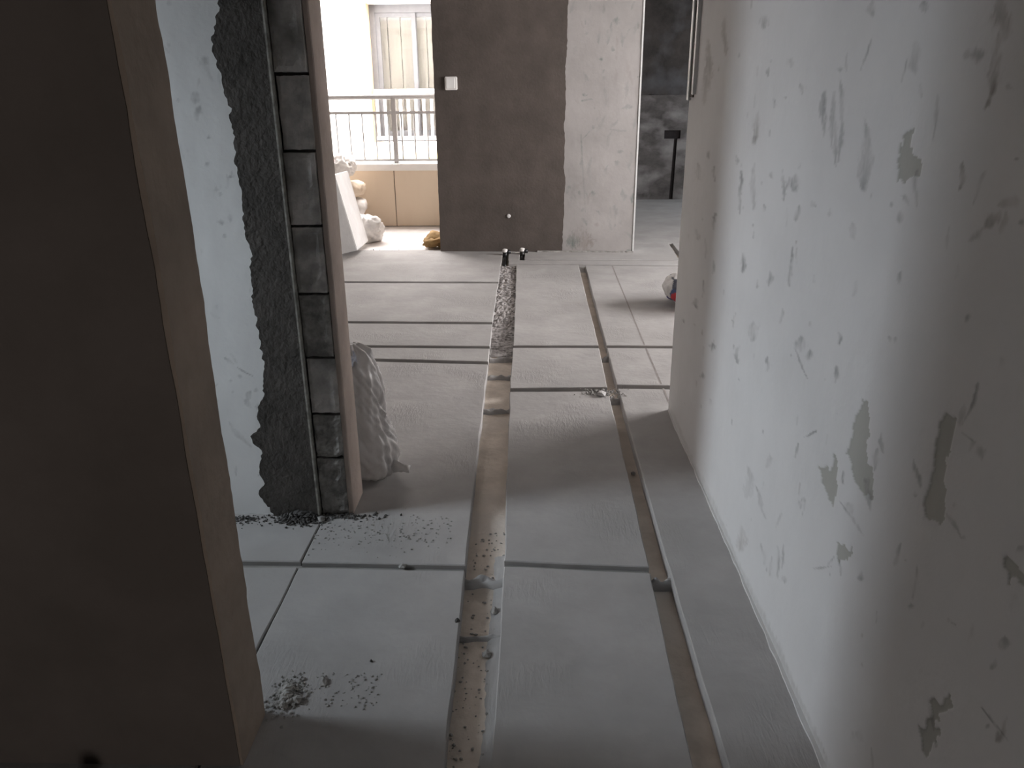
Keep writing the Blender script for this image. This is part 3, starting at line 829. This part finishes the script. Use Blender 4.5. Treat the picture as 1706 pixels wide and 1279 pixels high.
foot = ragged([(.9, -.03), (1.3, -.022), (1.78, -.02)], .02, .012, 12, 12, .5)
prism('mortar_foot', foot + [(1.78, .01), (.9, .01)], 'z', -.003, .012, M['crumb'], wall_back)

# ---- raw far wall of the room on the right, with a chased cable slot and box recess
wall_far = structure(boxes('wall_far', [(-.75, 4.2, 10.975, 11.1, -.045, 2.8)], M['chase']))
boxes('raw_plaster', [(-.75, 1.798, 10.94, 10.976, -.045, 1.37), (1.798, 2.017, 10.94, 10.976, .92, 1.37), (2.017, 4.2, 10.94, 10.976, -.045, 1.37)], M['dark_wall'], wall_far)
prism('raw_plaster', [(1.798, -.045), (1.912, -.045), (1.935, .81), (1.798, .81)], 'y', 10.94, 10.976, M['dark_wall'], wall_far)
prism('raw_plaster', [(1.962, -.045), (2.017, -.045), (2.017, .81), (1.978, .81)], 'y', 10.94, 10.976, M['dark_wall'], wall_far)
up = ragged([(-.75, 1.372), (4.2, 1.376)], .03, .012, 9, 3)
prism('upper_plaster', up + [(4.2, 2.8), (-.75, 2.8)], 'y', 10.95, 10.976, M['dark_upper'], wall_far)

# ---- balcony
structure(boxes('floor_balcony', [(-3.2, -.85, 7.13, 8.85, -.2, -.012)], M['balcony_floor']))
par = structure(boxes('wall_parapet', [(-3.2, -.85, 8.675, 8.83, -.012, .60)], M['joint']))
for x0, x1 in ((-3.2, -2.69), (-2.682, -2.112), (-2.104, -1.537), (-1.529, -.96)):
    boxes('tile', [(x0, x1, 8.66, 8.68, -.005, .60)], M['tile'], par, bevel=.002)
boxes('coping', [(-3.2, -.85, 8.63, 8.85, .60, .672)], M['coping'], par, bevel=.006)

# ---- unseen storeys above and below and ground, added to shade the facade
structure(boxes('wall_sky_block_above', [(-22, 20, 8.6, 8.85, 2.95, 26)], M['facade']))
structure(boxes('wall_below', [(-22, 20, 8.6, 8.85, -9, -.2)], M['facade']))
structure(boxes('floor_courtyard', [(-40, 40, 8.5, 60, -9.3, -9)], M['ground']))
# ---- the block across the courtyard
fac = structure(boxes('wall_facade', [(-9, -2.60, 13, 13.5, -9, 3.5), (-2.60, -.4, 13, 13.5, -9, .70), (-2.60, -.4, 13, 13.5, 2.76, 3.5), (-.4, 6, 13, 13.5, -9, 3.5)], M['facade']))
boxes('window_reveal', [(-2.612, -2.592, 12.995, 13.34, .70, 2.77)], M['reveal'], fac)
boxes('ledge', [(-2.6, 6, 12.93, 13.0, .43, .53)], M['ledge'], fac, bevel=.01)
win = structure(boxes('window_1', [(-2.592, -2.50, 13.27, 13.34, .70, 2.76), (-.5, -.4, 13.27, 13.34, .70, 2.76), (-2.5, -.5, 13.27, 13.34, 2.64, 2.76), (-2.5, -.5, 13.27, 13.34, .70, .80)], M['alu'], bevel=.006))
for x0, x1, dy in ((-2.5, -1.86, 0), (-1.92, -1.2, .025), (-1.22, -.5, 0)):
    s = boxes('sash', [(x0, x0 + .07, 13.29 + dy, 13.315 + dy, .80, 2.64), (x1 - .07, x1, 13.29 + dy, 13.315 + dy, .80, 2.64),
                       (x0 + .07, x1 - .07, 13.29 + dy, 13.315 + dy, 2.58, 2.64), (x0 + .07, x1 - .07, 13.29 + dy, 13.315 + dy, .80, .87)], M['alu'], win)
    boxes('pane', [(x0 + .06, x1 - .06, 13.300 + dy, 13.306 + dy, .85, 2.60)], M['glass'], s)
# blind hanging behind the opposite window
bl = empty('window_blind', (-1.5, 13.42, .75))
tag(bl, 'cream blind hanging behind the window across the courtyard', 'blind')
for k in range(10):
    boxes('blind_slat', [(-1.04 + k * .21, -.84 + k * .21, -.006 + .012 * (k % 2), .002 + .012 * (k % 2), 0, 2.0)], M['curtain'], bl)
structure(boxes('wall_room_opposite', [(-2.7, -.3, 13.5, 13.56, .5, 3.0)], M['facade']))

# ================================================================== OBJECTS
# ---- white guard rail in front of the opposite window
gr = empty('window_guard', (-2.55, 13.04, .70))
tag(gr, 'white guard rail at the foot of the window across the courtyard', 'guard rail')
boxes('rail', [(-.0, 2.1, -.02, .02, .74, .81)], M['white_paint'], gr, bevel=.006)
boxes('rail', [(0, 2.1, -.02, .02, .03, .09)], M['white_paint'], gr, bevel=.006)
bar0 = None
for k in range(17):
    x = .04 + k * .126
    if bar0 is None:
        bar0 = boxes('bar', [(-.022, .022, -.014, .014, .09, .74)], M['white_paint'], gr)
        bar0.location = (x, 0, 0)
    else:
        c = bar0.copy()
        COL.objects.link(c)
        c.parent = gr
        c.location = (x, 0, 0)

# ---- grey balcony railing
rl = empty('balcony_railing', (-1.505, 8.73, .672))
tag(rl, 'grey steel railing on the white coping of the balcony parapet', 'railing')
bm = bmesh.new()
tube(bm, [(-1.69, 0, .69), (.60, 0, .69)], .026, 12)
from_bm('handrail', bm, M['rail'], rl, smooth=True)
boxes('mid_rail', [(-1.69, .60, -.013, .013, .515, .545)], M['rail'], rl, bevel=.003)
boxes('bottom_rail', [(-1.69, .60, -.013, .013, .022, .048)], M['rail'], rl, bevel=.003)
for x in (0.0, -1.2):
    p = boxes('post', [(x - .024, x + .024, -.022, .022, -.001, .68)], M['rail'], rl, bevel=.004)
    boxes('base_plate', [(x - .045, x + .045, -.045, .045, -.001, .008)], M['rail'], p, bevel=.002)
bal0 = None
for k in range(-11, 4):
    x = k * .1425 + .075
    if abs(x + 1.2) < .05 or abs(x) < .05:
        continue
    if bal0 is None:
        bm = bmesh.new()
        tube(bm, [(0, 0, .045), (0, 0, .518)], .0085, 8)
        bal0 = from_bm('baluster', bm, M['rail'], rl, smooth=True)
        bal0.location = (x, 0, 0)
    else:
        c = bal0.copy()
        COL.objects.link(c)
        c.parent = rl
        c.location = (x, 0, 0)

# ---- things stored in the balcony doorway
bm = bmesh.new()
bm_box(bm, -.155, 0, 0, .50, 0, .68)
bmesh.ops.bevel(bm, geom=list(bm.edges), offset=.006, segments=2, affect='EDGES')
blk = from_bm('insulation_block', bm, M['foam'])
blk.location = (-1.597, 6.89, .041)
blk.rotation_euler = (0, math.radians(-12.5), 0)
tag(blk, 'long white block leaning on the wall end beside the balcony doorway', 'block')


def sack(name, loc, size, m, seed, label, cat, group=None, rot=0, amp=.02, tilt=0, **kw):
    o = from_bm(name, sack_bm(*size, amp=amp, seed=seed, **kw), m, smooth=True)
    o.location = loc
    o.rotation_euler = (0, tilt, math.radians(rot))
    return tag(o, label, cat, group)


sk = [((-2.045, 8.26, -.012), (.52, .44, .195), M['sack_cream'], 'bottom cream paper sack of the pile behind the leaning white block'),
      ((-2.03, 8.25, .184), (.52, .44, .185), M['sack_white'], 'white woven sack second from the floor in the pile by the parapet'),
      ((-2.05, 8.25, .371), (.52, .44, .18), M['sack_cream'], 'top cream paper sack of the pile, under the white bag with pink tie')]
for k, (l, s, m_, lab) in enumerate(sk):
    sack('paper_sack', l, s, m_, k * 4.1, lab, 'sack', 'sacks stacked on the balcony', rot=random.uniform(-6, 6), amp=.026, pw=(4.5, 3.4))
wb = sack('plastic_bag', (-2.09, 8.2, .553), (.47, .42, .27), M['sack_white'], 13.2, 'bulging white bag with a pink tie on top of the sack pile', 'bag', amp=.06, freq=9, pw=(3.0, 2.4), nu=60, nv=40)
bm = bmesh.new()
rock_bm(bm, (0, 0, 0), .05, 4)
t = from_bm('pink_tie', bm, M['pink'], wb)
t.location = (.05, -.15, .16)
sack('plastic_bag', (-1.70, 7.64, -.012), (.42, .32, .30), M['sack_white'], 22.2, 'white bag slumped on the balcony floor behind the leaning block', 'bag', rot=-8, amp=.05, freq=9, pw=(1.7, 2.0), nu=60, nv=40)

heap = sack('kraft_bundle', (-.86, 7.30, -.012), (.42, .26, .15), M['straw'], 5.5, 'crumpled tan paper bundle on the floor against the brown wall end', 'bundle', rot=12, amp=.06, freq=9)

# ---- milky polythene bag behind the partition
prof = [(0, .085), (.02, .115), (.07, .124), (.15, .118), (.22, .100), (.27, .100), (.33, .100), (.39, .092), (.43, .078), (.46, .070), (.485, .062), (.505, .025)]
bm = bmesh.new()
rings = []
nz, nu = 110, 90
for j in range(nz + 1):
    z = .505 * j / nz
    r = float(np.interp(z, [p[0] for p in prof], [p[1] for p in prof]))
    cx = -.025 * (z / .5)
    row = []
    for i in range(nu):
        a = 2 * math.pi * i / nu
        q = Vector((math.cos(a) * 2.6, math.sin(a) * 2.6, z * 5.0))
        t2 = a + z * 7
        q2 = Vector((math.cos(t2) * 4.0, math.sin(t2) * 4.0, z * 3.0 + 7))
        q3 = Vector((math.cos(a) * 1.5, math.sin(a) * 1.5, z * 16 + 2 * math.sin(a)))
        d = 1.10 - .24 * abs(noise.noise(q)) - .20 * abs(noise.noise(q2)) - .16 * abs(noise.noise(q3)) + .10 * noise.noise(q * .6)
        if z > .42:
            d += .18 * math.sin(a * 9 + z * 30) * (z - .42) / .08
        row.append(bm.verts.new((cx + math.cos(a) * r * d, math.sin(a) * r * .85 * d, max(0, z + .01 * noise.noise(q * 1.7)))))
    rings.append(row)
for r0, r1 in zip(rings[:-1], rings[1:]):
    for i in range(nu):
        bm.faces.new((r0[i], r0[(i + 1) % nu], r1[(i + 1) % nu], r1[i]))
bm.faces.new(rings[0][::-1])
bm.faces.new(rings[-1])
pb = from_bm('polythene_bag', bm, M['film'], smooth=True)
pb.location = (-.632 + .02, 2.545, 0)
tag(pb, 'tall crumpled milky polythene bag standing behind the brown edge of the partition', 'bag')
bm = bmesh.new()
g = []
for i in range(9):
    t = i / 8
    row = []
    for j in range(5):
        u = j / 4 * 2 - 1
        row.append(bm.verts.new((.075 + .085 * t, -.03 + .012 * u + .01 * math.sin(t * 5 + u), .045 + .03 * u * (1 - t * .75) - .012 * t + .006 * noise.noise((t * 6, u * 3, 1)))))
    g.append(row)
for a, b_ in zip(g[:-1], g[1:]):
    for j in range(4):
        bm.faces.new((a[j], b_[j], b_[j + 1], a[j + 1]))
ear = from_bm('bag_corner', bm, M['film'], pb, smooth=True)
sm = ear.modifiers.new('thick', 'SOLIDIFY')
sm.thickness = .003
# bright folded film bunched at the mouth of the bag
bm = bmesh.new()
rock_bm(bm, (0, 0, 0), .045, 3, flat=1.2)
bmesh.ops.subdivide_edges(bm, edges=list(bm.edges), cuts=2, use_grid_fill=True)
for v in bm.verts:
    v.co *= 1 + .35 * noise.noise(v.co * 45)
tf = from_bm('bag_mouth', bm, mat('bluish_film', (.72, .74, .82), (.5, .52, .6), 30, rough=.4, bump=.5), pb)
tf.location = (-.03, -.055, .44)

# ---- printed sack lying in the room on the right
bm = sack_bm(.78, .46, .27, amp=.02, seed=31, nu=90, nv=120, pw=(2.4, 2.1))
cs = from_bm('printed_sack', bm, M['printed'], smooth=True)
cs.location = (1.262, 5.02, 0)
tag(cs, 'white sack with red and blue print lying beyond the end of the scuffed wall', 'sack')
me = cs.data
at = me.color_attributes.new('print', 'FLOAT_COLOR', 'POINT')
vals = np.zeros((len(me.vertices), 4), np.float32)
for i, v in enumerate(me.vertices):
    x, z = v.co.x + 1.262, v.co.z
    if v.co.y > .1:
        continue
    c = None
    if x > .905 + .25 * abs(z - .105) and .05 < z < .2:
        c = (.07, .08, .11)
        if z < .145:
            c = (.06, .09, .20)
    if math.hypot((x - .955) / 1.3, z - .092) < .034:
        c = (.50, .035, .045)
    t = (z - .075) + (x - .905) * 1.1
    if -.022 < t < .0 and x > .895:
        c = (.035, .03, .22)
    if c:
        vals[i] = (*c, .95)
at.data.foreach_set('color', vals.reshape(-1))

# ---- pipe ends standing in the slots at the foot of the back wall
def pipe_end(loc, tail, label):
    o = empty('pipe_end', loc)
    tag(o, label, 'pipe', 'black pipe ends at the brown wall')
    bm = bmesh.new()
    tube(bm, [(0, 0, -.03), (0, 0, .03)], .021, 14)
    from_bm('pipe', bm, M['black'], o, smooth=True)
    bm = bmesh.new()
    tube(bm, [(-.0, 0, .032), (.052, .0, .026)], .017, 12)
    from_bm('elbow', bm, M['black'], o, smooth=True)
    bm = bmesh.new()
    tube(bm, [(0, 0, -.022)] + tail, .017, 12)
    from_bm('pipe_run', bm, M['black'], o, smooth=True)
    bm = bmesh.new()
    tube(bm, [(0, 0, .028), (0, 0, .05), (0, 0, .056)], [.024, .024, .012], 14)
    from_bm('cap', bm, M['white_plastic'], o)
    return o


pipe_end((-.247, 6.86, 0), [(.002, -.12, -.024), (.006, -.38, -.024)], 'left black pipe end with pale cap rising at the head of the wide trench')
pipe_end((-.092, 6.90, 0), [(.0, -.10, -.024), (.002, -.24, -.024)], 'right black pipe end with pale cap standing in its short floor slot')

# ---- switch plate and plug on the brown wall
sw = empty('switch_box', (-.703, 7.052, 1.455), (0, 0, ang))
tag(sw, 'square white switch box on the brown wall beside the balcony doorway', 'switch box')
bm = bmesh.new()
bm_box(bm, -.054, .054, -.02, .012, -.054, .054)
bmesh.ops.bevel(bm, geom=list(bm.edges), offset=.006, segments=2, affect='EDGES')
from_bm('box', bm, M['white_plastic'], sw)
bm = bmesh.new()
bm_box(bm, -.040, .034, -.0235, -.018, -.040, .044)
bmesh.ops.bevel(bm, geom=list(bm.edges), offset=.002, segments=1, affect='EDGES')
from_bm('cover', bm, M['coping'], sw)
pg = empty('wall_plug', (-.215, 7.024, .325), (0, 0, ang))
tag(pg, 'tiny pale round plug low on the brown wall above the left pipe end', 'plug')
bm = bmesh.new()
tube(bm, [(0, .012, 0), (0, -.004, 0), (0, -.008, 0)], [.018, .018, .010], 16)
from_bm('plug_cap', bm, M['foam'], pg)

# ---- black stub at the foot of the near wall
st = empty('pipe_stub', (-.93, 1.13, 0))
tag(st, 'rounded black pipe stub at the foot of the dark near wall', 'pipe')
bm = bmesh.new()
tube(bm, [(0, 0, -.01), (0, 0, .028), (0, 0, .040), (0, 0, .046)], [.022, .022, .017, .006], 20)
from_bm('stub', bm, M['black'], st, smooth=True)
bm = bmesh.new()
tube(bm, [(0, 0, -.002), (0, 0, .006)], .034, 20)
from_bm('collar', bm, M['black'], st)

# ---- rubble: heaps nobody could count, and the lumps one can tell apart
def crumbs(name, n, gen, r0, r1, m, label, seed):
    rnd = random.Random(seed)
    bm = bmesh.new()
    for k in range(n):
        x, y, z, s = gen(rnd)
        rock_bm(bm, (x, y, z), rnd.uniform(r0, r1) * s, seed * 1000 + k)
    o = from_bm(name, bm, m)
    return tag(o, label, 'rubble', kind='stuff')


def pile(cx, cy, sx, sy, h):
    def g(r):
        a, b = r.gauss(0, 1), r.gauss(0, 1)
        k = math.exp(-(a * a + b * b) / 1.4)
        return cx + a * sx, min(cy + b * sy, 2.225 if 2 < cy < 2.3 else 9), h * k * r.random(), .5 + .7 * k
    return g


crumbs('mortar_rubble', 420, pile(-.775, 2.205, .045, .022, .025), .003, .011, M['crumb_dark'], 'heap of dark crumbled mortar at the foot of the grey mortar strip', 1)
crumbs('mortar_rubble', 160, pile(-.96, 2.20, .04, .02, .004), .0015, .005, M['crumb_dark'], 'dark crumbs strewn along the foot of the white partition', 2)
crumbs('mortar_rubble', 260, pile(-.575, 1.40, .020, .032, .014), .0025, .010, M['crumb'], 'small heap of grey crumbs beside the near wall corner', 3)
crumbs('mortar_rubble', 130, lambda r: (r.uniform(-.57, -.36), r.uniform(1.36, 1.48), 0, 1), .001, .0035, M['crumb'], 'sprinkled grey crumbs near the near wall corner', 4)
crumbs('mortar_rubble', 260, lambda r: (r.uniform(-.70, -.26), r.gauss(2.13, .06), 0, 1), .001, .004, M['crumb'], 'grit sprinkled on the screed in front of the block column', 5)
crumbs('mortar_rubble', 90, lambda r: (r.gauss(-.62, .06), r.gauss(2.22, .012), 0, 1), .002, .007, M['crumb_dark'], 'dark grit under the lowest block of the column', 6)
crumbs('mortar_rubble', 240, lambda r: (r.uniform(-.19, -.085), r.uniform(1.0, 2.2), -.045, 1), .001, .005, M['crumb'], 'grit scattered in the near stretch of the wide trench', 7)
crumbs('mortar_rubble', 90, pile(.33, 3.38, .06, .03, .006), .003, .011, M['crumb'], 'broken bits where the cross slot meets the narrow trench', 8)
crumbs('mortar_rubble', 200, lambda r: (r.uniform(-1.9, -.9), r.gauss(7.1, .03), -.01, 1), .003, .012, M['crumb'], 'broken screed bits along the balcony threshold', 9)


def lump(loc, r, seed, label, m='crumb'):
    bm = bmesh.new()
    rock_bm(bm, (0, 0, 0), r, seed, .75)
    bmesh.ops.subdivide_edges(bm, edges=list(bm.edges), cuts=1, use_grid_fill=True)
    for v in bm.verts:
        v.co += v.co.normalized() * r * .12 * noise.noise(v.co * 3 / r + Vector((seed, 0, 0)))
    o = from_bm('mortar_lump', bm, M[m])
    o.location = loc
    return tag(o, label, 'mortar lump', 'loose mortar lumps')


lump((-.105, 1.775, -.043), .014, 1, 'pale mortar lump on the right side of the wide trench nearest its first ridge')
lump((-.118, 1.60, -.043), .012, 2, 'pale mortar lump in the wide trench, the nearer of the two by its right side')
lump((-.20, 1.68, -.002), .009, 3, 'dark mortar lump on the left edge of the wide trench', 'crumb_dark')
lump((-.40, 1.52, 0), .006, 4, 'tiny dark lump alone on the near left screed panel', 'crumb_dark')
lump((-.50, 1.445, 0), .012, 5, 'grey lump right of the crumb heap at the near wall corner')
lump((.325, 3.345, 0), .022, 6, 'white lump beside the broken joint of the narrow trench', 'foam')
lump((.388, 2.62, -.043), .013, 7, 'grey lump lying in the narrow trench past its near ridge')
lump((-.70, 2.195, 0), .017, 8, 'light grey lump at the foot of the metal corner bead')
lump((-.545, 1.385, 0), .016, 9, 'largest grey lump in the crumb heap at the near wall corner')
lump((-.39, 1.945, -.01), .013, 10, 'pale lump dropped into the near left cross slot')
